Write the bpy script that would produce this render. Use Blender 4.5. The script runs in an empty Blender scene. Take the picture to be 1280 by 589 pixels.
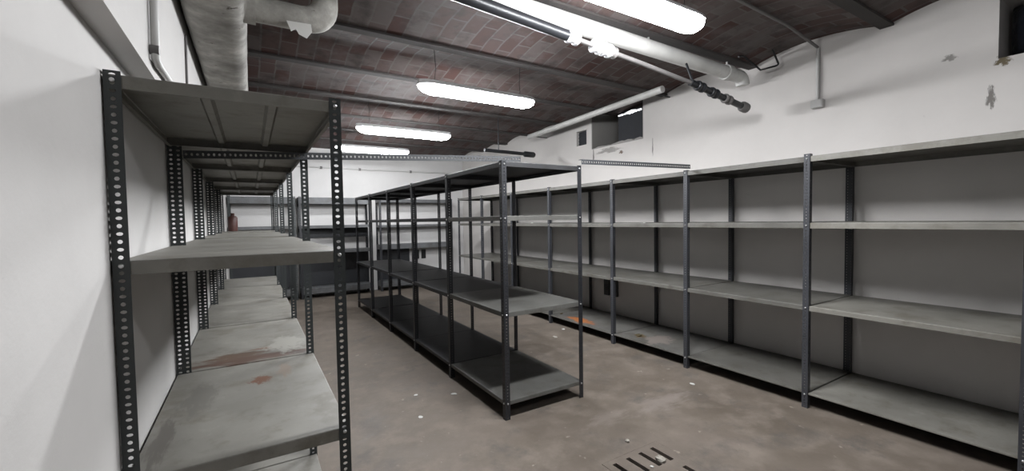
import bpy, math, random
from mathutils import Vector, Matrix
random.seed(7)
C = bpy.context.scene.collection
PI = math.pi

# ------------------------------------------------------------------ helpers
class MB:
    """collects geometry that becomes ONE mesh object"""
    def __init__(s): s.v = []; s.f = []; s.sm = []
    def add(s, vs, fs, smooth=False):
        b = len(s.v); s.v += [tuple(p) for p in vs]
        s.f += [tuple(i + b for i in f) for f in fs]; s.sm += [smooth] * len(fs)
    def box(s, x0, x1, y0, y1, z0, z1):
        vs = [(x0,y0,z0),(x1,y0,z0),(x1,y1,z0),(x0,y1,z0),(x0,y0,z1),(x1,y0,z1),(x1,y1,z1),(x0,y1,z1)]
        s.add(vs, [(0,3,2,1),(4,5,6,7),(0,1,5,4),(1,2,6,5),(2,3,7,6),(3,0,4,7)])
    def tube(s, pts, r, n=16, caps=True):
        """swept tube through pts; r a number or one radius per point"""
        pts = [Vector(p) for p in pts]; m = len(pts)
        rs = [r]*m if isinstance(r, (int, float)) else list(r)
        vs = []; fs = []; up = None
        for i, p in enumerate(pts):
            if i == 0: t = pts[1] - p
            elif i == m-1: t = p - pts[-2]
            else:
                t = pts[i+1] - pts[i-1]
                if t.length < 1e-9: t = pts[i+1] - pts[i]
            t.normalize()
            if up is None:
                up = Vector((0,0,1)) if abs(t.z) < .9 else Vector((1,0,0))
            a = up - t*up.dot(t); a.normalize(); b = t.cross(a); up = a
            for k in range(n):
                an = 2*PI*k/n
                vs.append(p + (a*math.cos(an) + b*math.sin(an))*rs[i])
        for i in range(m-1):
            for k in range(n):
                k2 = (k+1) % n
                fs.append((i*n+k, i*n+k2, (i+1)*n+k2, (i+1)*n+k))
        s.add(vs, fs, True)
        if caps:
            s.add(vs[:n], [tuple(range(n))[::-1]]); s.add(vs[-n:], [tuple(range(n))])
    def build(s, name, mat, parent=None, loc=(0,0,0)):
        me = bpy.data.meshes.new(name); me.from_pydata(s.v, [], s.f)
        me.polygons.foreach_set('use_smooth', s.sm); me.update()
        if mat: me.materials.append(mat)
        return link(name, me, parent, loc)

def link(name, me, parent=None, loc=(0,0,0), rz=0):
    o = bpy.data.objects.new(name, me); C.objects.link(o)
    o.location = loc; o.rotation_euler = (0,0,rz)
    if parent: o.parent = parent
    return o
def thing(name, label, cat, loc=(0,0,0), group=None):
    o = bpy.data.objects.new(name, None); C.objects.link(o); o.location = loc
    o.empty_display_size = .1
    return tag(o, label, cat, group)
def tag(o, label, cat, group=None):
    o['label'] = label; o['category'] = cat
    if group: o['group'] = group
    return o
def struct(o): o['kind'] = 'structure'; return o
def arc(p0, p1, p2, r, n=8):
    """polyline p0-p1-p2 with a rounded corner at p1"""
    p0, p1, p2 = map(Vector, (p0, p1, p2)); a = (p0-p1).normalized(); b = (p2-p1).normalized()
    out = [p0]
    for i in range(n+1):
        t = i/n; q = p1 + a*r*(1-t)**2 + b*r*t**2
        out.append(q)
    return out + [p2]

# ------------------------------------------------------------------ materials
def mat(name, col, rough=.6, metal=0.0):
    m = bpy.data.materials.new(name); m.use_nodes = True
    b = m.node_tree.nodes['Principled BSDF']
    b.inputs['Base Color'].default_value = (*col, 1); b.inputs['Roughness'].default_value = rough
    b.inputs['Metallic'].default_value = metal
    return m
class N:
    def __init__(s, m): s.t = m.node_tree; s.n = s.t.nodes; s.b = s.n['Principled BSDF']
    def new(s, ty, **k):
        x = s.n.new(ty)
        for a, v in k.items():
            if a in x.bl_rna.properties: setattr(x, a, v)
            else: x.inputs[a].default_value = v
        return x
    def l(s, a, b): s.t.links.new(a, b)
    def coord(s): return s.new('ShaderNodeTexCoord').outputs['Object']
    def pos(s): return s.new('ShaderNodeNewGeometry').outputs['Position']
    def noise(s, vec, scale, detail=4, rough=.55):
        x = s.new('ShaderNodeTexNoise'); x.inputs['Scale'].default_value = scale
        x.inputs['Detail'].default_value = detail; x.inputs['Roughness'].default_value = rough
        s.l(vec, x.inputs['Vector']); return x.outputs['Fac']
    def ramp(s, fac, stops):
        x = s.new('ShaderNodeValToRGB'); e = x.color_ramp.elements
        while len(e) < len(stops): e.new(.5)
        for el, (p, c) in zip(e, stops):
            el.position = p; el.color = (*c, 1) if len(c) == 3 else c
        s.l(fac, x.inputs[0]); return x.outputs[0]
    def mix(s, fac, a, b, mode='MIX'):
        x = s.new('ShaderNodeMix'); x.data_type = 'RGBA'; x.blend_type = mode
        for v, i in ((fac, 0), (a, 6), (b, 7)):
            if isinstance(v, (int, float)): x.inputs[i].default_value = v
            elif isinstance(v, tuple): x.inputs[i].default_value = (*v, 1)
            else: s.l(v, x.inputs[i])
        return x.outputs[2]
    def bump(s, h, strength=.2, dist=.01):
        x = s.new('ShaderNodeBump'); x.inputs['Strength'].default_value = strength
        x.inputs['Distance'].default_value = dist; s.l(h, x.inputs['Height'])
        s.l(x.outputs[0], s.b.inputs['Normal'])
    def blob(s, vec, c, r, edge=.35):
        """0..1 mask of a noisy-edged patch at c with radii r (in the coordinates of vec)"""
        mp = s.new('ShaderNodeMapping'); mp.vector_type = 'POINT'
        mp.inputs['Location'].default_value = tuple(-a/b for a, b in zip(c, r))
        mp.inputs['Scale'].default_value = tuple(1/b for b in r)
        s.l(vec, mp.inputs['Vector'])
        ln = s.new('ShaderNodeVectorMath', operation='LENGTH'); s.l(mp.outputs[0], ln.inputs[0])
        nz = s.noise(mp.outputs[0], 1.7, 6, .7)
        ad = s.new('ShaderNodeMath', operation='MULTIPLY_ADD'); s.l(nz, ad.inputs[0]); ad.inputs[1].default_value = 2.4
        s.l(ln.outputs['Value'], ad.inputs[2])
        return s._step(ad.outputs[0], 2.0-edge, 2.0)
    def _step(s, v, a, b):
        x = s.new('ShaderNodeMapRange'); x.interpolation_type = 'SMOOTHSTEP'
        x.inputs['From Min'].default_value = a; x.inputs['From Max'].default_value = b
        x.inputs['To Min'].default_value = 1; x.inputs['To Max'].default_value = 0
        s.l(v, x.inputs['Value']); return x.outputs[0]

def plaster(name, col, stains=()):
    m = mat(name, col, .85); n = N(m); p = n.pos()
    f = n.noise(p, 1.3, 6, .6)
    c = n.ramp(f, [(.3, tuple(v*.90 for v in col)), (.65, col)])
    sp = n.noise(p, 14, 4, .7)
    c = n.mix(n.ramp(sp, [(.70, (0,0,0)), (.78, (1,1,1))]), c, tuple(v*.82 for v in col))
    for (ctr, r, sc) in stains:
        c = n.mix(n.blob(p, ctr, r), c, sc)
    n.l(c, n.b.inputs['Base Color'])
    n.bump(n.noise(p, 30, 6, .6), .12, .01)
    return m
DK = (.22,.205,.19)
M = {}
M['wall_r'] = plaster('white_plaster', (.735,.70,.67), [
    ((4.38,.77,2.26),(.05,.03,.10),DK), ((4.38,.98,2.60),(.05,.05,.03),(.30,.28,.26)),
    ((4.38,3.66,2.36),(.05,.012,.14),DK), ((4.38,4.75,2.40),(.05,.02,.15),(.2,.18,.17)), ((4.38,4.45,2.44),(.05,.3,.05),(.36,.34,.32)),
    ((4.38,4.2,2.38),(.05,.05,.03),(.2,.15,.12)), ((4.38,.72,2.5),(.05,.05,.05),(.16,.13,.08))])
M['wall_l'] = plaster('left_plaster', (.67,.65,.63))
M['wall_b'] = plaster('back_plaster', (.72,.705,.69))
M['rubble'] = plaster('bare_mortar', (.36,.345,.325))
def concrete():
    m = mat('worn_concrete', (.3,.27,.25), .7); n = N(m); p = n.pos()
    a = n.noise(p, .9, 8, .62); b = n.noise(p, 4.5, 8, .65); d = n.noise(p, 26, 5, .7)
    c = n.ramp(a, [(.30,(0.119,0.096,0.075)), (.5,(0.157,0.129,0.103)), (.68,(0.190,0.157,0.131))])
    c = n.mix(n.ramp(b, [(.46,(0,0,0)), (.66,(.75,.75,.75))]), c, (0.232,0.194,0.160))
    c = n.mix(n.ramp(d, [(.64,(0,0,0)), (.74,(.6,.6,.6))]), c, (0.088,0.071,0.056))
    e = n.noise(p, 11, 3, .5)
    c = n.mix(n.ramp(e, [(.69,(0,0,0)), (.74,(1,1,1))]), c, (0.287,0.247,0.204))
    h = n.noise(p, 2.4, 9, .72)
    c = n.mix(n.ramp(h, [(.34,(.7,.7,.7)), (.47,(0,0,0))]), c, (.105,.094,.085))
    k = n.noise(p, 42, 3, .6)
    c = n.mix(n.ramp(k, [(.70,(0,0,0)), (.76,(.8,.8,.8))]), c, (.30,.28,.255))
    c = n.mix(n.blob(p, (2.75,2.2,0), (.5,.16,.2), .6), c, (0.232,0.197,0.171))
    c = n.mix(n.blob(p, (2.2,2.25,0), (.35,.12,.2), .6), c, (0.221,0.186,0.158))
    n.l(c, n.b.inputs['Base Color'])
    n.l(n.ramp(b, [(.3,(.5,.5,.5)), (.7,(.8,.8,.8))]), n.b.inputs['Roughness'])
    n.bump(b, .25, .01)
    return m
M['floor'] = concrete()
def brick():
    m = mat('vault_brick', (.12,.08,.07), .85); n = N(m); p = n.pos()
    sx = n.new('ShaderNodeSeparateXYZ'); n.l(p, sx.inputs[0])
    cx = n.new('ShaderNodeCombineXYZ'); n.l(sx.outputs[1], cx.inputs[0]); n.l(sx.outputs[0], cx.inputs[1])
    nz = n.new('ShaderNodeTexNoise'); nz.inputs['Scale'].default_value = 5; nz.inputs['Detail'].default_value = 4; n.l(p, nz.inputs['Vector'])
    w = n.new('ShaderNodeVectorMath', operation='MULTIPLY_ADD'); n.l(nz.outputs['Color'], w.inputs[0])
    w.inputs[1].default_value = (.03,.03,0); n.l(cx.outputs[0], w.inputs[2])
    br = n.new('ShaderNodeTexBrick'); n.l(w.outputs[0], br.inputs['Vector'])
    for k, v in dict(Scale=1.0).items(): br.inputs[k].default_value = v
    br.inputs['Brick Width'].default_value = .27; br.inputs['Row Height'].default_value = .14
    br.inputs['Mortar Size'].default_value = .009; br.inputs['Mortar Smooth'].default_value = .3; br.inputs['Bias'].default_value = -.1
    br.inputs['Color1'].default_value = (.072,.034,.029,1); br.inputs['Color2'].default_value = (.120,.102,.096,1)
    br.inputs['Mortar'].default_value = (.125,.110,.103,1)
    f = n.noise(p, 1.7, 6, .65)
    c = n.mix(n.ramp(f, [(.48,(0,0,0)), (.66,(.8,.8,.8))]), br.outputs['Color'], (.135,.120,.116))
    g = n.noise(p, 6, 5, .6)
    c = n.mix(n.ramp(g, [(.3,(.7,.7,.7)), (.5,(0,0,0))]), c, (.034,.027,.025))
    n.l(c, n.b.inputs['Base Color'])
    n.bump(br.outputs['Fac'], -.35, .01)
    return m
M['brick'] = brick()
def steel(name, col, stains=(), rough=.5):
    m = mat(name, col, rough); n = N(m); p = n.pos()
    f = n.noise(p, 2.3, 6, .6); g = n.noise(p, 17, 5, .65)
    c = n.ramp(f, [(.32, tuple(v*.72 for v in col)), (.62, col)])
    c = n.mix(n.ramp(g, [(.6,(0,0,0)), (.75,(.55,.55,.55))]), c, tuple(v*.6 for v in col))
    if 'shelf' in name:
        h = n.noise(p, 5.5, 7, .68)
        c = n.mix(n.ramp(h, [(.36,(.75,.75,.75)), (.5,(0,0,0))]), c, tuple(v*q for v, q in zip(col, (.60,.57,.52))))
        c = n.mix(n.ramp(h, [(.60,(0,0,0)), (.72,(.5,.5,.5))]), c, tuple(min(1,v*1.35) for v in col))
    for (ctr, r, sc) in stains: c = n.mix(n.blob(p, ctr, r), c, sc)
    n.l(c, n.b.inputs['Base Color']); n.bump(f, .05, .02)
    return m
M['post'] = steel('dark_green_steel', (.040,.046,.046), rough=.45)
M['post_grey'] = steel('slate_steel', (.046,.048,.055), rough=.45)
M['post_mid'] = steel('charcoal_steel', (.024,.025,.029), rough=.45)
M['shelf'] = steel('grey_enamel_shelf', (.130,.128,.118))
RUST = (.085,.05,.036)
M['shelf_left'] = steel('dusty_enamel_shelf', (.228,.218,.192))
M['shelf_stained'] = steel('stained_enamel_shelf', (.228,.218,.192), [
    ((-.02,2.86,.70),(.55,.10,.3),RUST), ((-.10,2.96,.70),(.25,.10,.3),(.10,.065,.045)), ((.08,3.05,.7),(.18,.035,.3),(.15,.08,.05)),
    ((.02,2.45,.70),(.07,.085,.3),(.12,.055,.032)), ((.13,2.55,.70),(.05,.16,.3),(.185,.15,.12)),
    ((-.22,2.35,.70),(.10,.28,.3),(.15,.142,.125)), ((.0,2.15,.70),(.32,.07,.3),(.18,.172,.15)), ((-.30,1.95,.70),(.05,.3,.3),(.13,.12,.105)),
    ((.17,3.1,.70),(.16,.28,.3),(.265,.255,.225))])
M['shelf_orange'] = steel('rust_marked_shelf', (.155,.150,.138), [((3.70,4.30,.12),(.14,.34,.3),(.42,.15,.05)), ((3.75,3.32,.12),(.1,.1,.3),(.13,.09,.04)), ((3.8,3.1,.12),(.3,.2,.3),(.22,.19,.17))])
M['shelf_right'] = steel('grimy_enamel_shelf', (.135,.130,.116))
M['shelf_shaded'] = steel('shaded_enamel_shelf', (.030,.030,.032))  # same grey enamel with the middle rack's shade put into the colour
M['shelf_back'] = steel('blue_grey_shelf', (.15,.155,.16))
M['shade_sheet'] = steel('shade_back_sheet', (.035,.037,.042))  # near-black colour for shade behind the back-wall shelves
M['bolt'] = mat('zinc_bolt', (.6,.6,.6), .35, .8)
M['iron'] = steel('black_iron', (.018,.019,.022), rough=.4)
M['rod'] = mat('black_rod', (.012,.012,.013), .5)
M['zinc'] = steel('galvanised_fitting', (.62,.62,.63), rough=.35)
M['corroded'] = steel('corroded_fitting', (.17,.16,.155), rough=.6)
M['pipe'] = steel('white_painted_pipe', (.72,.71,.68), rough=.45)
def lagging():
    m = mat('peeling_lagging', (.45,.43,.39), .8); n = N(m); p = n.pos()
    f = n.noise(p, 3.5, 7, .65); g = n.noise(p, 13, 5, .6)
    c = n.ramp(f, [(.36,(.22,.21,.19)), (.52,(.37,.355,.325)), (.64,(.56,.54,.50))])
    c = n.mix(n.ramp(g, [(.66,(0,0,0)), (.72,(1,1,1))]), c, (.09,.075,.06))
    n.l(c, n.b.inputs['Base Color']); n.bump(f, .5, .02); return m
M['lag'] = lagging()
M['lamp'] = mat('lamp_housing', (.72,.72,.72), .5)
def emit(name, col, s):
    m = mat(name, (.9,.9,.9), .4); b = m.node_tree.nodes['Principled BSDF']
    b.inputs['Emission Color'].default_value = (*col, 1); b.inputs['Emission Strength'].default_value = s
    return m
M['glow'] = emit('lit_diffuser', (.95,.97,1.0), 128.0)
M['plastic'] = mat('grey_plastic', (.62,.61,.59), .5)
M['socket'] = mat('black_plastic', (.02,.02,.02), .4)
M['paper'] = mat('white_paper', (.62,.61,.58), .7)
M['chip'] = plaster('plaster_chip', (.42,.39,.34))
M['brown'] = mat('brown_debris', (.09,.07,.035), .8)
M['drain'] = M['floor']
M['pit'] = mat('drain_pit', (.012,.011,.010), .9)
M['red'] = steel('rusty_red_paint', (.085,.032,.026))
def film():
    m = mat('black_plastic_film', (.012,.014,.02), .28); n = N(m)
    n.bump(n.noise(n.pos(), 9, 4, .6), .6, .03); return m
M['film'] = film()
M['glow_far'] = emit('dim_lit_diffuser', (.95,.97,1.0), 62.0)
M['glow_old'] = emit('tired_lit_diffuser', (.95,.97,1.0), 26.0)
M['recess_shade'] = steel('recess_shade_sheet', (.028,.030,.036), rough=.7)  # near-black colour that paints the shade inside the wall openings
M['day'] = emit('daylight_gap', (.95,.98,1.0), 1.6)
M['tie'] = steel('tie_steel', (.055,.058,.062))
M['beam'] = steel('rusty_beam_flange', (.060,.053,.050), rough=.9)

# ------------------------------------------------------------------ room
XL, XR, YB, YF = -.358, 4.38, 9.34, -4.5
ZS, RISE = 2.975, .08
BEAMS = [-4.5,-3.5,-2.5,-1.6,-.70,.32,1.34,2.40,3.48,4.40,5.35,6.30,7.25,8.20,9.34]
mb = MB()
# drain recess is left open in the floor
DX0, DX1, DY0, DY1 = 1.74, 2.22, 1.20, 1.84
for (a,b,c,d) in ((XL-.3,DX0,YF,YB+.3),(DX1,XR+.9,YF,YB+.3),(DX0,DX1,YF,DY0),(DX0,DX1,DY1,YB+.3)):
    mb.box(a,b,c,d,-.2,0)
mb.box(DX0,DX1,DY0,DY1,-.2,-.10)
struct(mb.build('floor', M['floor']))
# brick jack-arch ceiling
mb = MB(); prof = []
for i in range(len(BEAMS)-1):
    a, b = BEAMS[i], BEAMS[i+1]
    for k in range(12):
        t = k/12; prof.append((a+(b-a)*t, ZS + RISE*(1-(2*t-1)**2)))
prof.append((BEAMS[-1], ZS))
vs = []; fs = []
for (y,z) in prof:
    vs += [(XL-.3,y,z),(XR+.9,y,z),(XL-.3,y,3.25),(XR+.9,y,3.25)]
for i in range(len(prof)-1):
    b = i*4; fs += [(b,b+1,b+5,b+4),(b+2,b+6,b+7,b+3)]
mb.add(vs, fs, True)
struct(mb.build('ceiling', M['brick']))
for y in BEAMS[1:-1]:
    mb = MB(); mb.box(XL, XR, y-.045, y+.045, ZS-.014, ZS+.004); mb.box(XL, XR, y-.006, y+.006, ZS, ZS+.05)
    struct(mb.build('ceiling_beam', M['beam']))
# left wall: thicker plaster overhang above 2.08 m
mb = MB(); mb.box(XL-.3, XL, YF, YB, 0, 3.2); struct(mb.build('wall_left', M['wall_l']))
mb = MB(); mb.box(XL, -.287, YF, YB, 2.02, 3.2); struct(mb.build('wall_left_overhang', M['wall_l']))
mb = MB(); mb.box(XL-.3, XR+.9, YB, YB+.3, 0, 3.2); struct(mb.build('wall_back', M['wall_b']))
mb = MB(); mb.box(XL-.3, XR+.9, YF-.3, YF, 0, 3.2); struct(mb.build('wall_front', M['wall_b']))
# right wall with the cellar-window recess, the little square hole and the broken opening
HOLES = [(3.81,4.79,2.50,3.2), (4.90,5.13,2.60,2.82), (.10,.74,2.52,2.93)]
ys = sorted({YF, YB, *[h[0] for h in HOLES], *[h[1] for h in HOLES]})
zs = sorted({0, 3.2, *[h[2] for h in HOLES], *[h[3] for h in HOLES]})
mb = MB()
for i in range(len(ys)-1):
    for k in range(len(zs)-1):
        cy, cz = (ys[i]+ys[i+1])/2, (zs[k]+zs[k+1])/2
        if any(h[0] < cy < h[1] and h[2] < cz < h[3] for h in HOLES): continue
        mb.box(XR, XR+.75, ys[i], ys[i+1], zs[k], zs[k+1])
mb.box(XR+.75, XR+.9, YF, YB, 0, 3.2)
struct(mb.build('wall_right', M['wall_r']))
def rubble(y0, y1, z, x0, x1, h, seed):
    r = random.Random(seed); mb = MB(); n = 18; m = 6; vs = []; fs = []
    for i in range(n+1):
        for k in range(m+1):
            e = 0 if k == 0 and False else 1
            vs.append((x0+(x1-x0)*k/m, y0+(y1-y0)*i/n, z + h*r.uniform(.25,1)*(.4+.6*k/m)*e))
    for i in range(n):
        for k in range(m):
            a = i*(m+1)+k; fs.append((a,a+1,a+m+2,a+m+1))
    mb.add(vs, fs, True); b = []
    # skirt to give the heap a body
    front = [vs[i*(m+1)] for i in range(n+1)]
    mb.add(front + [(p[0],p[1],z) for p in front], [(i, i+1, n+2+i, n+1+i) for i in range(n)])
    return mb
o = rubble(3.82,4.78,2.502,4.39,4.82,.10,3).build('mortar_sill', M['rubble']); struct(o); o.name = 'window_sill'
mb = MB(); x0, x1 = XR+.004, XR+.745
mb.box(x0, x1, 4.778, 4.789, 2.5, 3.1); mb.box(x0, x1, 3.811, 3.822, 2.5, 3.1)
struct(mb.build('window_reveal', M['rubble']))
t = thing('wall_vent', 'small square dark vent hole in the right wall beside the cellar window recess', 'vent', (XR+.05,5.015,2.71))
mb = MB(); mb.box(.0,.012,-.112,.112,-.107,.107); mb.build('shade_board', M['recess_shade'], t)  # dark sheet near the mouth stands in for the hole's inner shade
mb = MB()
for k in range(4): mb.box(-.012,.0,-.112,.112,-.085+.05*k,-.075+.05*k)
mb.build('vent_slat', M['recess_shade'], t)
# dark board painted as the recess's shade, plus the ragged slit of daylight
t = thing('daylight_grating', 'bright ragged slit of daylight inside the dark cellar window recess', 'window', (4.55,4.20,2.93))
mb = MB(); r = random.Random(5)
top = []; bot = []
for i in range(19):
    u = i/18; y = -.205 + .42*u; zc = .012 - .004*u
    wd = .007 + .022*math.exp(-((u-.42)/.16)**2) + r.uniform(0,.007)
    top.append((0,y,zc+wd)); bot.append((0,y,zc-wd*r.uniform(.3,.8)))
vs = top + bot + [(.012,p[1],p[2]) for p in top+bot]; fs = []; q = 19
for i in range(q-1):
    fs += [(i,i+1,q+i+1,q+i), (2*q+i,3*q+i,3*q+i+1,2*q+i+1), (i,2*q+i,2*q+i+1,i+1), (q+i,q+i+1,3*q+i+1,3*q+i)]
mb.add(vs, fs); mb.build('lit_gap', M['day'], t)
mb = MB(); mb.box(.014,.03,-.372,.225,-.42,.055); mb.build('shade_board', M['recess_shade'], t)
# crumpled black plastic stuffed in the broken opening
mb = MB(); r = random.Random(2); n = 14; vs = []; fs = []
for i in range(n+1):
    for k in range(n+1):
        u, v = i/n, k/n
        bul = math.sin(PI*min(1,u*1.0))**.5 * math.sin(PI*v)**.5
        vs.append((4.60 - .20*bul + r.uniform(-.012,.012), (.115+.60*u), 2.535 + .36*v + .012*math.sin(9*u)))
for i in range(n):
    for k in range(n):
        a = i*(n+1)+k; fs.append((a,a+n+1,a+n+2,a+1))
mb.add(vs, fs, True)
o = mb.build('plastic_sack', M['film']); tag(o, 'crumpled black plastic stuffed into the broken wall opening at the top right', 'plastic sheet')
sol = o.modifiers.new('s', 'SOLIDIFY'); sol.thickness = .004; sol.offset = -1; o.modifiers.new('b', 'SUBSURF').render_levels = 1
o.visible_shadow = True

# ------------------------------------------------------------------ slotted angle posts and trays
T = .0026; PITCH = .0235
def plate(mb, fn, width, height, ncol, hs=1.0):
    """perforated strip: fn(u, n, w) maps (across, through, along) to a point"""
    nr = int(height/PITCH); ph = height/nr; cw = width/ncol
    for c in range(ncol):
        for k in range(nr):
            u0, u1 = c*cw, (c+1)*cw; w0, w1 = k*ph, (k+1)*ph; uc, wc = (u0+u1)/2, (w0+w1)/2
            if (k+c) % 2: ru, rw = .0083, .0054
            else: ru = rw = .0064
            ru *= hs; rw *= hs
            ou = [u1,u1,uc,u0,u0,u0,uc,u1]; ow = [wc,w1,w1,w1,wc,w0,w0,w0]
            vs = []
            for n in (0, T):
                vs += [fn(ou[i],n,ow[i]) for i in range(8)]
                vs += [fn(uc+ru*math.cos(PI*i/4), n, wc+rw*math.sin(PI*i/4)) for i in range(8)]
            fs = []
            for i in range(8):
                j = (i+1) % 8
                fs += [(i,j,8+j,8+i), (16+i,24+i,24+j,16+j), (8+i,8+j,24+j,24+i)]
            mb.add(vs, fs)
    # closed long edges and ends
    for u in (0, width):
        mb.add([fn(u,0,0),fn(u,T,0),fn(u,T,height),fn(u,0,height)], [(0,1,2,3)])
    for w in (0, height):
        mb.add([fn(0,0,w),fn(width,0,w),fn(width,T,w),fn(0,T,w)], [(0,1,2,3)])
POSTS = {}
def post_mesh(h, wide, material):
    key = (round(h,3), wide, material)
    if key not in POSTS:
        mb = MB(); hs = 1.0 if material == 'post' else .40 if wide else .62
        plate(mb, lambda u,n,w: (u,n,w), .062 if wide else .040, h, 2 if wide else 1, hs)
        plate(mb, lambda u,n,w: (n,u+T,w), .038, h, 1, hs)
        mb.box(-.001,.024,-.001,.024,0,.004)          # foot plate
        me = bpy.data.meshes.new('post'); me.from_pydata(mb.v, [], mb.f); me.materials.append(M[material]); me.update()
        POSTS[key] = me
    return POSTS[key]
BOLT = None
def bolt_mesh():
    global BOLT
    if BOLT is None:
        mb = MB(); mb.tube([(0,.001,0),(0,-.005,0),(0,-.007,0)], [.0065,.0065,.004], 8)
        BOLT = bpy.data.meshes.new('bolt'); BOLT.from_pydata(mb.v, [], mb.f); BOLT.materials.append(M['bolt'])
    return BOLT
TRAYS = {}
def tray_mesh(w, l, fl, material):
    """pressed steel tray, origin at its corner, top at z=0, flange fl turned down all round with a small return lip"""
    key = (round(w,3), round(l,3), round(fl,3), material)
    if key not in TRAYS:
        mb = MB(); t = .0016; e = .004
        # deck with softly rolled edges
        ring = lambda i, z: [(i,i,z),(w-i,i,z),(w-i,l-i,z),(i,l-i,z)]
        loops = [ring(e,0), ring(e*.3,-e*.3), ring(0,-e), ring(0,-fl), ring(.014,-fl), ring(.014,-fl+t), ring(t,-fl+t), ring(t,-e), ring(e,-t)]
        vs = [p for r in loops for p in r]; fs = [(0,1,2,3)]
        for i in range(len(loops)-1):
            for k in range(4):
                j = (k+1) % 4; fs.append((i*4+k, (i+1)*4+k, (i+1)*4+j, i*4+j))
        b = (len(loops)-1)*4; fs.append((b+3,b+2,b+1,b))
        mb.add(vs, fs)
        me = bpy.data.meshes.new('shelf'); me.from_pydata(mb.v, [], mb.f); me.materials.append(M[material]); me.update()
        TRAYS[key] = me
    return TRAYS[key]
RIBS = {}
def rib_mesh(l, material):
    key = (round(l,3), material)
    if key not in RIBS:
        mb = MB(); vs = []; a = [(-.022,-.002),(-.012,-.016),(.012,-.016),(.022,-.002)]
        for y in (.016, l-.016): vs += [(x,y,z) for x,z in a]
        mb.add(vs, [(0,1,5,4),(1,2,6,5),(2,3,7,6),(0,3,2,1),(4,5,6,7)])
        me = bpy.data.meshes.new('stiffener'); me.from_pydata(mb.v, [], mb.f); me.materials.append(M[material]); me.update()
        RIBS[key] = me
    return RIBS[key]
GAP = .0034
def rack(label, x0, x1, Ys, levels, h, pm, shelf_mat, wide_left=False, wide_right=False, ribs=(), bolts=True, jitter=.0, special={}, bolt_rows='front', along='Y', group='slotted angle shelving racks', post_h=None):
    """a run of bays between the posts at Ys (along='Y': Ys run in depth; along='X': x0,x1 are depths and Ys run across)"""
    yo = Ys[0] if along == 'Y' else x0; xo = x0 if along == 'Y' else Ys[0]
    t = thing('shelving_rack', label, 'shelf rack', (xo, yo, 0), group)
    rr = random.Random(len(label))
    def put(name, me, x, y, z, rz=0, par=None): return link(name, me, par or t, (x-xo, y-yo, z), rz)
    n = len(Ys)
    # posts
    for k, Y in enumerate(Ys):
        last = k == n-1
        hh = h + rr.uniform(-.004,.008)
        if along == 'Y':
            spec = [(x0, Y, 0 if not last else -PI/2, wide_left and k > 0 and not last), (x1, Y, PI/2 if not last else PI, wide_right and not last)]
        else:
            spec = [(Y, x0, 0 if not last else PI/2, False), (Y, x1, -PI/2 if not last else PI, False)]
        for (px, py, rz, wd) in spec:
            put('post', post_mesh(round(hh,2), wd, pm), px, py, 0, rz)
    # shelves
    for k in range(n-1):
        for li, lv in enumerate(levels):
            z, fl = lv
            sm = special.get((k,li), shelf_mat)
            dz = rr.uniform(-jitter, jitter)
            if along == 'Y':
                w = x1-x0-2*GAP; l = Ys[k+1]-Ys[k]-2*GAP
                s = put('shelf', tray_mesh(w, l, fl, sm), x0+GAP, Ys[k]+GAP, z+dz)
                if li in ribs:
                    for fx in (.36,.67):
                        link('stiffener', rib_mesh(l, sm), s, (w*fx, 0, 0))
            else:
                w = Ys[k+1]-Ys[k]-2*GAP; l = x1-x0-2*GAP
                s = put('shelf', tray_mesh(w, l, fl, sm), Ys[k]+GAP, x0+GAP, z+dz)
    if bolts:
        for k, Y in enumerate(Ys):
            for (z, fl) in levels:
                if along == 'Y':
                    if 'left' in bolt_rows: put('bolt', bolt_mesh(), x0, Y+.020 if k < n-1 else Y-.020, z-.018, -PI/2)
                    if k == 0:
                        put('bolt', bolt_mesh(), x0+.020, Y, z-.018); put('bolt', bolt_mesh(), x1-.020, Y, z-.018)
                else:
                    put('bolt', bolt_mesh(), Y+.020 if k < n-1 else Y-.020, x0, z-.018)
    return t

LY = [1.688+1.093*k for k in range(6)]
left = rack('long dark rack with pale dusty shelves hugging the white wall on the left', -.353, .300, LY,
     [(1.920,.040),(1.369,.042),(.695,.045),(.075,.040)], 1.935, 'post', 'shelf_left', wide_left=True, ribs=(0,), jitter=.006,
     special={(0,2):'shelf_stained',(1,2):'shelf_stained'})
CY = [2.627+k for k in range(6)]
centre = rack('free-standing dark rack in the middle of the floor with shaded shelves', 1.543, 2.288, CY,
     [(1.893,.036),(1.500,.036),(.795,.036),(.139,.030)], 1.897, 'post_mid', 'shelf_shaded', jitter=.003, bolt_rows='left',
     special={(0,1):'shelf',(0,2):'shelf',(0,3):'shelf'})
RY = [-.60,.45,1.527,2.57,3.55,4.77,5.77,6.81,7.83]
sp = {(k,3):'shelf_orange' for k in (3,4)}
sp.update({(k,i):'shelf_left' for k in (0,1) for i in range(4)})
right = rack('long grey rack running along the right-hand white wall under the window recess', 3.5606, 4.345, RY,
     [(1.912,.042),(1.412,.042),(.786,.036),(.122,.014)], 1.918, 'post_grey', 'shelf_right', wide_right=True, jitter=.003, special=sp, bolt_rows='left')
bL = [(1.965,.125),(1.42,.055),(.93,.06),(.20,.11)]
bk1 = rack('far rack on the back wall seen beyond the end of the left rack', 9.0, 9.31, [-.34,.735], bL, 1.98, 'post', 'shelf_back', along='X', bolts=False)
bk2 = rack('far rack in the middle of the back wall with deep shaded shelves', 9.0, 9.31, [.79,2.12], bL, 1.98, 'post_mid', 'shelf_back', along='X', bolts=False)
bR = [(1.95,.07),(1.40,.045),(.985,.10),(.20,.11)]
bk3 = rack('far rack on the back wall beside the end of the right-hand rack', 9.0, 9.31, [2.30,3.95], bR, 1.97, 'post_grey', 'shelf_back', along='X', bolts=False)

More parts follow.
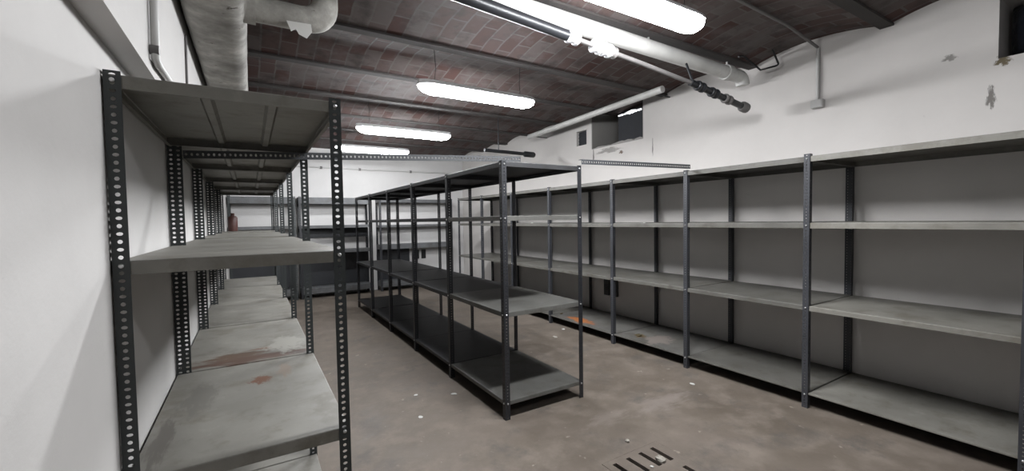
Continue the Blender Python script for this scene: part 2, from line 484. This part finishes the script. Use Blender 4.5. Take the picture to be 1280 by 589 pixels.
for (o, x0, x1, spans) in ((bk1,-.335,.73,((.21,.865),)),(bk2,.795,2.115,((.21,.865),(1.17,1.36))),(bk3,2.305,3.02,((.21,.88),))):
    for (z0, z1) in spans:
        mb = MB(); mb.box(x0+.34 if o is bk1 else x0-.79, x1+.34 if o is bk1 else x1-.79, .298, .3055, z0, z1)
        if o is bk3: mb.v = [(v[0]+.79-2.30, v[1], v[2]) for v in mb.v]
        mb.build('shade_panel', M['shade_sheet'], o)  # dark sheet added behind the shelves to deepen their shade
# perforated tie angles bolted between the racks
def tie(p0, p1, label):
    p0, p1 = Vector(p0), Vector(p1); L = (p1-p0).length; mb = MB()
    plate(mb, lambda u,n,w: (w,n,u), .040, L, 1)
    plate(mb, lambda u,n,w: (w,u+T,.040-n), .036, L, 1)
    o = mb.build('tie_angle', M['tie'], None, p0)
    d = p1-p0; o.rotation_euler = (0, -math.atan2(d.z, math.hypot(d.x,d.y)), math.atan2(d.y, d.x))
    return tag(o, label, 'tie bar', 'perforated tie bars between racks')
tie((-.28,2.728,1.812), (1.75,2.694,1.908), 'long perforated steel angle bridging the aisle from the left rack to the middle rack')
tie((2.27,2.600,1.907), (3.575,2.545,1.929), 'perforated steel angle bridging from the middle rack to the right-hand rack')

# ------------------------------------------------------------------ hanging lamps
def ceil_z(y):
    for a, b in zip(BEAMS, BEAMS[1:]):
        if a <= y <= b:
            t = (y-a)/(b-a); return ZS + RISE*(1-(2*t-1)**2)
def make_lamp(x0, x1, y, z, label, tilt=0):
    L = x1-x0
    t = thing('fluorescent_lamp', label, 'lamp', ((x0+x1)/2, y, z), 'hanging fluorescent lamps')
    t.rotation_euler = (0, tilt, 0)
    # tapered glowing diffuser
    mb = MB(); n = 20; sec = []
    prof = [(-L/2,.20),(-L/2+.015,.50),(-L/2+.05,.80),(-L/2+.12,1),(L/2-.12,1),(L/2-.05,.80),(L/2-.015,.50),(L/2,.20)]
    vs = []; fs = []
    for (x, s) in prof:
        for k in range(n):
            a = PI*k/(n-1)                       # lower half-ellipse, flat lid
            vs.append((x, .085*s*math.cos(a), -.075*s*math.sin(a)))
    for i in range(len(prof)-1):
        for k in range(n-1): fs.append((i*n+k,i*n+k+1,(i+1)*n+k+1,(i+1)*n+k))
    mb.add(vs, fs, True)
    mb.add([vs[k] for k in range(n)], [tuple(range(n))[::-1]]); mb.add([vs[(len(prof)-1)*n+k] for k in range(n)], [tuple(range(n))])
    mb.build('diffuser', M['glow_far' if y > 7 else 'glow_old' if y < 0 else 'glow'], t)
    mb = MB(); vs = []; fs = []
    sect = [(-.088,0),(-.088,.012),(-.055,.045),(.055,.045),(.088,.012),(.088,0)]
    for (x, s) in ((-L/2,.35),(-L/2+.05,.85),(-L/2+.12,1),(L/2-.12,1),(L/2-.05,.85),(L/2,.35)):
        vs += [(x, a*s, b) for a, b in sect]
    for i in range(5):
        for k in range(6): fs.append((i*6+k, (i+1)*6+k, (i+1)*6+(k+1)%6, i*6+(k+1)%6))
    fs += [tuple(range(6)), tuple(range(30,36))[::-1]]
    mb.add(vs, fs); mb.build('housing', M['lamp'], t)
    for sx in (-1, 1):
        mb = MB(); x = sx*(L/2-.16)
        mb.tube([(x,0,.04),(x,0,.08),(x-.01*sx,0,.16),(x,0,ceil_z(y)-.001-z)], .0025, 6)
        mb.build('suspension_wire', M['rod'], t)
    return t
lampY = [(1.30,2.55,-.25,'fluorescent lamp in the same row hanging behind the camera'),
         (1.34,2.56,1.75,'glowing fluorescent lamp at the top edge, above the thick white pipe'),
         (1.32,2.57,3.70,'glowing fluorescent lamp beyond the white pipe, largest of the three in full view'),
         (1.20,2.50,5.72,'glowing fluorescent lamp second from the back wall'),
         (1.25,2.50,7.60,'glowing fluorescent lamp closest to the back wall, just above the tie bar')]
for (a,b,y,lab) in lampY: make_lamp(a, b, y, 2.735 if 0 < y < 3 else 2.745 if y > 7 else 2.70, lab)

# ------------------------------------------------------------------ pipes
t = thing('lagged_pipe', 'fat grey lagged duct running along the left wall above the rack', 'pipe', (-.128,2,2.71))
r = random.Random(4)
def duct(y0, y1, hw, hh, step, wob):
    """soft-cornered lagged duct swept along Y, in the object's own frame"""
    mb = MB(); n = 40; m = max(1, round((y1-y0)/step)); vs = []; fs = []
    for i in range(m+1):
        y = y0+(y1-y0)*i/m; a0, b0 = hw+r.uniform(-wob,wob), hh+r.uniform(-wob,wob); cx, cz = r.uniform(-wob,wob)*.5, r.uniform(-wob,wob)
        for k in range(n):
            a = 2*PI*k/n; c, q = math.cos(a), math.sin(a)
            vs.append((cx+a0*math.copysign(abs(c)**.48, c), y, cz+b0*math.copysign(abs(q)**.48, q)))
    for i in range(m):
        for k in range(n): fs.append((i*n+k,i*n+(k+1)%n,(i+1)*n+(k+1)%n,(i+1)*n+k))
    mb.add(vs, fs, True); mb.add(vs[:n], [tuple(range(n))]); mb.add(vs[-n:], [tuple(range(n))[::-1]]); return mb
duct(-6.4, 7.25, .148, .148, .16, .003).build('pipe_run', M['lag'], t)
for y in (2.45,4.6,6.8): duct(y-2.02, y-1.98, .1525, .1525, .04, 0).build('pipe_band', M['lag'], t)
mb = MB()
pp = arc((.10,.80,-.035), (.555,.80,-.035), (.56,.80,.335), .13, 10)
mb.tube(pp, [.070]+[.070+.008*math.sin(PI*i/10) for i in range(11)]+[.070], 22, False)
mb.build('branch_elbow', M['lag'], t)
mb = MB(); mb.tube([(.13,.80,-.035),(.19,.80,-.035)], [.085,.085], 22); mb.build('branch_collar', M['lag'], t)
mb = MB()                                       # flap of loose lagging under the elbow
vs = []; fs = []; out = [(.34,-.01),(.36,-.055),(.385,-.04),(.40,-.062),(.44,-.075),(.47,-.04),(.465,-.005)]
ctr = (.41,-.02)
for dz in (0,.004):
    for (x,z) in out: vs.append((x, .735+dz-.02*abs(z)*10*.3, -.078+z*1.25))
n = len(out); fs = [tuple(range(n)), tuple(range(n,2*n))[::-1]] + [(i,n+i,n+(i+1)%n,(i+1)%n) for i in range(n)]
mb.add(vs, fs); o = mb.build('loose_flap', M['paper'], t); o['label'] = 'torn flap of peeling lagging'

t = thing('heating_pipe', 'thick white pipe crossing under the ceiling beside the nearest lamp', 'pipe', (2.5,2.42,2.89))
mb = MB(); pp = arc((-2.25,.0,.03), (1.72,.0,-.035), (1.73,.0,-.115), .07, 8)
mb.tube(pp, .062, 24); mb.build('pipe_run', M['pipe'], t)
mb = MB(); mb.tube([(1.42,0,-.03),(1.50,0,-.031)], [.072,.072], 24); mb.build('pipe_coupling', M['pipe'], t)
mb = MB(); mb.tube([(1.46,0,.03),(1.46,.0,.12)], .008, 8); mb.build('pipe_hanger', M['pipe'], t)
mb = MB(); mb.tube([(.35,0,.05),(.35,.0,.14)], .008, 8); mb.build('pipe_hanger', M['pipe'], t)

# black iron pipe with fittings below it
t = thing('iron_pipe', 'black iron pipe with shiny couplings slanting below the thick white pipe', 'pipe', (2.5,2.29,2.65))
P = lambda x: Vector((x-2.5, (2.30-.012*(x-1.3))-2.29, 2.775-.083*(x-1.27)-(.06*(x-3.1)**1.0 if x > 3.1 else 0)-2.65))
mb = MB(); mb.tube([P(.25),P(1.0),P(1.92)], [.040,.040,.036], 18); mb.build('thick_run', M['iron'], t)
mb = MB(); mb.tube([P(1.90),P(2.6),P(3.25)], .017, 14); mb.build('thin_run', M['corroded'], t)
def coupling(x, l, rr_, m, name='coupling'):
    mb = MB(); a, b = P(x-l/2), P(x+l/2); d = (b-a)
    mb.tube([a, a+d*.05, a+d*.3, a+d*.34, a+d*.66, a+d*.7, a+d*.95, b], [rr_*.72, rr_, rr_, rr_*.82, rr_*.82, rr_, rr_, rr_*.72], 10)
    mb.build(name, M[m], t)
coupling(1.93,.10,.045,'zinc'); coupling(2.15,.08,.050,'zinc'); coupling(2.24,.08,.050,'zinc'); coupling(2.31,.04,.042,'corroded')
mb = MB(); mb.tube([P(3.2),P(3.5),P(3.98)], .028, 16); mb.build('threaded_end', M['iron'], t)
for x in (3.33,3.52,3.72): coupling(x,.09,.042,'iron' if x < 3.6 else 'corroded')
mb = MB(); mb.tube([P(3.94),P(3.96),P(4.02),P(4.03)], [.032,.047,.047,.038], 12); mb.build('end_cap', M['corroded'], t)
mb = MB(); mb.tube([P(3.24)+Vector((0,0,.0)),P(3.24)+Vector((0,.07,.19))], .010, 8); mb.build('pipe_hanger', M['iron'], t)

# thin white pipe along the right wall
t = thing('wall_pipe', 'slim grey-white pipe running along the top of the right wall over the window recess', 'pipe', (4.05,4.6,2.90))
mb = MB(); mb.tube([(0,-1.36,.035),(0,0,0),(0,1.37,-.035)], .040, 18); mb.build('pipe_run', M['pipe'], t)
mb = MB(); mb.tube([(0,1.30,-.033),(.33,1.30,-.033)], .008, 8); mb.build('pipe_bracket', M['iron'], t)
mb = MB(); mb.tube([(0,-1.2,.03),(.33,-1.2,.03)], .008, 8); mb.build('pipe_bracket', M['iron'], t)
# black pipe stub at the far end
t = thing('pipe_stub', 'black pipe stub with a thick capped end high up near the far right corner', 'pipe', (3.5,5.56,2.5))
mb = MB(); mb.tube([(-.55,-.05,.0),(.1,0,0),(.36,.03,0)], .026, 14); mb.build('pipe_run', M['iron'], t)
mb = MB(); mb.tube([(.18,.012,0),(.20,.014,0),(.37,.03,0),(.39,.032,0)], [.030,.046,.046,.036], 14); mb.build('end_cap', M['iron'], t)
mb = MB(); mb.tube([(-.3,-.03,.02),(-.3,-.03,.5)], .008, 8); mb.build('pipe_hanger', M['iron'], t)
# bent bar poking from the ceiling
mb = MB()
mb.tube(arc((3.95,2.30,2.97),(4.02,2.30,2.995),(4.18,2.22,2.86),.04,6) + [(4.22,2.13,2.87)] + arc((4.24,2.12,2.875),(4.27,2.10,2.89),(4.12,2.08,2.99),.02,4), .0085, 8)
tag(mb.build('bent_bar', M['rod']), 'bent black steel bar sticking out of the ceiling above the right wall', 'steel bar')

# ------------------------------------------------------------------ electrics
t = thing('junction_box', 'grey junction box on the right wall below its ceiling conduit', 'junction box', (4.36,1.81,2.465))
mb = MB(); mb.box(-.035,.018,-.048,.048,-.036,.036); o = mb.build('box_body', M['plastic'], t)
bv = o.modifiers.new('b','BEVEL'); bv.width = .006; bv.segments = 2
mb = MB(); mb.box(-.041,-.035,-.040,.040,-.029,.029); mb.build('box_lid', M['plastic'], t)
mb = MB(); mb.tube([(0,.005,.034),(0,.005,.50)], .014, 12); mb.build('conduit', M['plastic'], t)
mb = MB(); mb.tube([(0,.005,.50),(-.6,-.02,.555),(-1.6,-.05,.56)], .012, 10); mb.build('ceiling_conduit', M['corroded'], t)
o = thing('wall_conduit', 'thin grey conduit dropping down the left wall and turning behind the rack', 'conduit', (-.271,2.0,2.17))
mb = MB(); mb.tube([(0,.03,.385),(0,.0,.12),(0,-.02,-.10),(0,.03,-.105),(0,.3,-.09),(0,2.2,-.06)], .013, 10); mb.build('conduit_run', M['plastic'], o)
mb = MB(); mb.tube([(-.014,-.02,-.07),(.012,-.02,-.07)], .018, 10); mb.build('conduit_clip', M['corroded'], o)
o = thing('wall_cable', 'thin vertical cable on the left wall beside the fat lagged pipe', 'cable', (-.281,3.05,2.4))
mb = MB(); mb.tube([(0,.015,.155),(0,.0,0),(0,-.03,-.4)], .006, 8); mb.build('cable_run', M['corroded'], o)
o = thing('back_wall_conduit', 'thin conduit running level across the white back wall above the racks', 'conduit', (2.2,9.32,2.59))
mb = MB(); mb.tube([(-2.3,0,.01),(0,0,-.008),(1.95,0,0)], .012, 8); mb.build('conduit_run', M['plastic'], o)
for x in (-.95,-.2,.9):
    mb = MB(); mb.box(x-.02,x+.02,-.018,.014,-.03,.02); mb.build('conduit_clip', M['corroded'], o)
for (y, lab) in ((4.47,'black wall socket behind the right-hand rack, farther of the pair'), (4.31,'black wall socket behind the right-hand rack, nearer of the pair')):
    o = thing('wall_socket', lab, 'socket', (4.372,y,.47), 'black wall sockets')
    mb = MB(); mb.box(-.03,.006,-.05,.05,-.11,.13); b = mb.build('back_box', M['socket'], o); bv = b.modifiers.new('b','BEVEL'); bv.width = .006
    mb = MB(); mb.box(-.036,-.03,-.036,.036,-.03,.06); mb.build('cover_plate', M['rod'], o)
for (x, lab) in ((3.20,'dark switch box on the back wall, left of two'), (3.36,'dark switch box on the back wall, right of two')):
    o = thing('switch_box', lab, 'switch box', (x,9.33,.72), 'switch boxes on the back wall')
    mb = MB(); mb.box(-.05,.05,-.012,.008,-.10,.10); mb.build('back_box', M['socket'], o)
    mb = MB(); mb.box(-.035,.035,-.016,-.012,-.05,.06); mb.build('cover_plate', M['rod'], o)

# ------------------------------------------------------------------ floor drain
mb = MB()
cols = [(1.805,1.725,1.81),(1.917,1.65,1.80),(2.025,1.70,1.79),(2.13,1.65,1.79)]
cols = [(1.805,1.64,1.80),(1.917,1.64,1.80),(2.025,1.64,1.80),(2.13,1.64,1.80)]
row2 = [(1.805,1.40,1.56),(1.917,1.40,1.56),(2.025,1.40,1.56),(2.13,1.40,1.56)]
row3 = [(1.805,1.24,1.36),(1.917,1.24,1.36),(2.025,1.24,1.36),(2.13,1.24,1.36)]
xs = sorted({DX0+.002, DX1-.002, *[c[0]-.016 for c in cols], *[c[0]+.016 for c in cols]})
yy = sorted({DY0+.002, DY1-.002, 1.64,1.80,1.40,1.56,1.24,1.36})
for i in range(len(xs)-1):
    for k in range(len(yy)-1):
        cx, cy = (xs[i]+xs[i+1])/2, (yy[k]+yy[k+1])/2
        if any(abs(cx-c[0]) < .016 and c[1] < cy < c[2] for c in cols+row2+row3): continue
        mb.box(xs[i],xs[i+1],yy[k],yy[k+1],-.022,.001)
t = thing('floor_drain', 'slotted drain cover set flush into the concrete floor at the bottom edge', 'drain cover', (0,0,0))
mb.build('cover_plate', M['drain'], t)
mb = MB(); mb.box(DX0+.004,DX1-.004,DY0+.004,DY1-.004,-.098,-.085); mb.build('drain_pan', M['pit'], t)

# ------------------------------------------------------------------ litter
def chip(name, loc, size, label, m, seed, flat=.35, cat='debris', group=None):
    r = random.Random(seed); mb = MB(); n = 7; vs = []
    for ring, (s, z) in enumerate(((.75,0),(1,.35),(.85,.8),(.35,1))):
        for k in range(n):
            a = 2*PI*k/n + r.uniform(-.2,.2); q = s*r.uniform(.7,1.15)
            vs.append((size*q*math.cos(a), size*.7*q*math.sin(a), size*flat*z*(1+r.uniform(-.15,.15) if z else 0)))
    fs = [tuple(range(n))[::-1]]
    for i in range(3):
        for k in range(n): fs.append((i*n+k, i*n+(k+1)%n, (i+1)*n+(k+1)%n, (i+1)*n+k))
    fs.append(tuple(range(3*n,4*n))); mb.add(vs, fs)
    o = mb.build(name, M[m], None, loc); o.rotation_euler = (0,0,r.uniform(0,6))
    return tag(o, label, cat, group)
chip('paper_scrap', (3.50,4.40,0), .035, 'small bright white scrap on the floor between the middle and right-hand racks', 'paper', 1, .3)
chip('plaster_chip', (3.18,4.17,0), .045, 'thin dark-edged flake on the floor behind the near end of the middle rack', 'chip', 2, .2)
chip('plaster_chip', (1.14,3.44,0), .022, 'white crumb on the floor left of the middle rack, farther of two', 'paper', 3, .3)
chip('plaster_chip', (1.42,3.28,0), .026, 'white crumb on the floor close to the long side of the middle rack', 'paper', 4, .3)
chip('plaster_chip', (1.04,3.03,0), .024, 'white crumb on the floor left of the middle rack, nearer of two', 'paper', 5, .3)
chip('paper_scrap', (3.26,2.30,0), .028, 'small white scrap on the floor in front of the right-hand rack', 'paper', 6, .3)
chip('plaster_lump', (2.06,1.935,0), .022, 'pale lump lying on the floor just beyond the drain cover', 'chip', 7, .7)
chip('plaster_lump', (2.065,1.675,.001), .040, 'crumbled pale lump lying on the slotted drain cover', 'chip', 8, .5)
chip('plaster_lump', (1.965,1.655,.001), .014, 'tiny white lump on the drain cover between two slots', 'paper', 9, .6)
chip('pebble', (1.62,1.80,0), .014, 'small dark pebble on the floor left of the drain cover', 'brown', 10, .6)
chip('plaster_chip', (3.60,3.12,1.413), .016, 'white chip at the front of an upper shelf of the right-hand rack', 'paper', 11, .5)
chip('plaster_chip', (3.60,5.25,1.413), .022, 'pale chip on an upper shelf of the right-hand rack near its middle', 'paper', 12, .5)
chip('clod', (3.74,3.33,.123), .050, 'brown clod on the lowest shelf of the right-hand rack', 'brown', 13, .35)
chip('clod', (3.72,4.72,.123), .030, 'dark clod beside the orange stain on the lowest shelf', 'brown', 14, .4)
# rusty red can standing at the far end of the left rack
t = thing('rusty_can', 'rusty red cylinder standing at the far end of an upper shelf of the left rack', 'can', (-.20,6.75,1.378))
mb = MB(); mb.tube([(0,0,0),(0,0,.006),(0,0,.18),(0,0,.20)], [.052,.055,.055,.040], 20); mb.build('can_body', M['red'], t)
mb = MB(); mb.tube([(0,0,.20),(0,0,.24)], [.022,.022], 14); mb.build('can_neck', M['red'], t)

# ------------------------------------------------------------------ camera and render look
yaw, pitch, roll = .5529, .0372, -.0158
cy, sy, cp, sp_ = math.cos(yaw), math.sin(yaw), math.cos(pitch), math.sin(pitch)
F = Vector((sy*cp, cy*cp, -sp_)); R = Vector((cy,-sy,0)); U = R.cross(F)
R2 = R*math.cos(roll) + U*math.sin(roll); U2 = -R*math.sin(roll) + U*math.cos(roll)
cam = bpy.data.cameras.new('camera'); co = bpy.data.objects.new('camera', cam); C.objects.link(co)
cam.sensor_width = 36; cam.lens = 528.85/1280*36; cam.clip_start = .02
m4 = Matrix((( R2.x,U2.x,-F.x,0),(R2.y,U2.y,-F.y,0),(R2.z,U2.z,-F.z,1.4716),(0,0,0,1)))
co.matrix_world = m4
S = bpy.context.scene; S.camera = co
w = bpy.data.worlds.new('world'); S.world = w; w.use_nodes = True
w.node_tree.nodes['Background'].inputs[0].default_value = (0,0,0,1)
vs_ = S.view_settings; vs_.view_transform = 'Standard'; vs_.look = 'None'; vs_.gamma = 1; vs_.exposure = 0; vs_.use_curve_mapping = False
S.cycles.use_denoising = True
S.cycles.max_bounces = 8; S.cycles.diffuse_bounces = 1
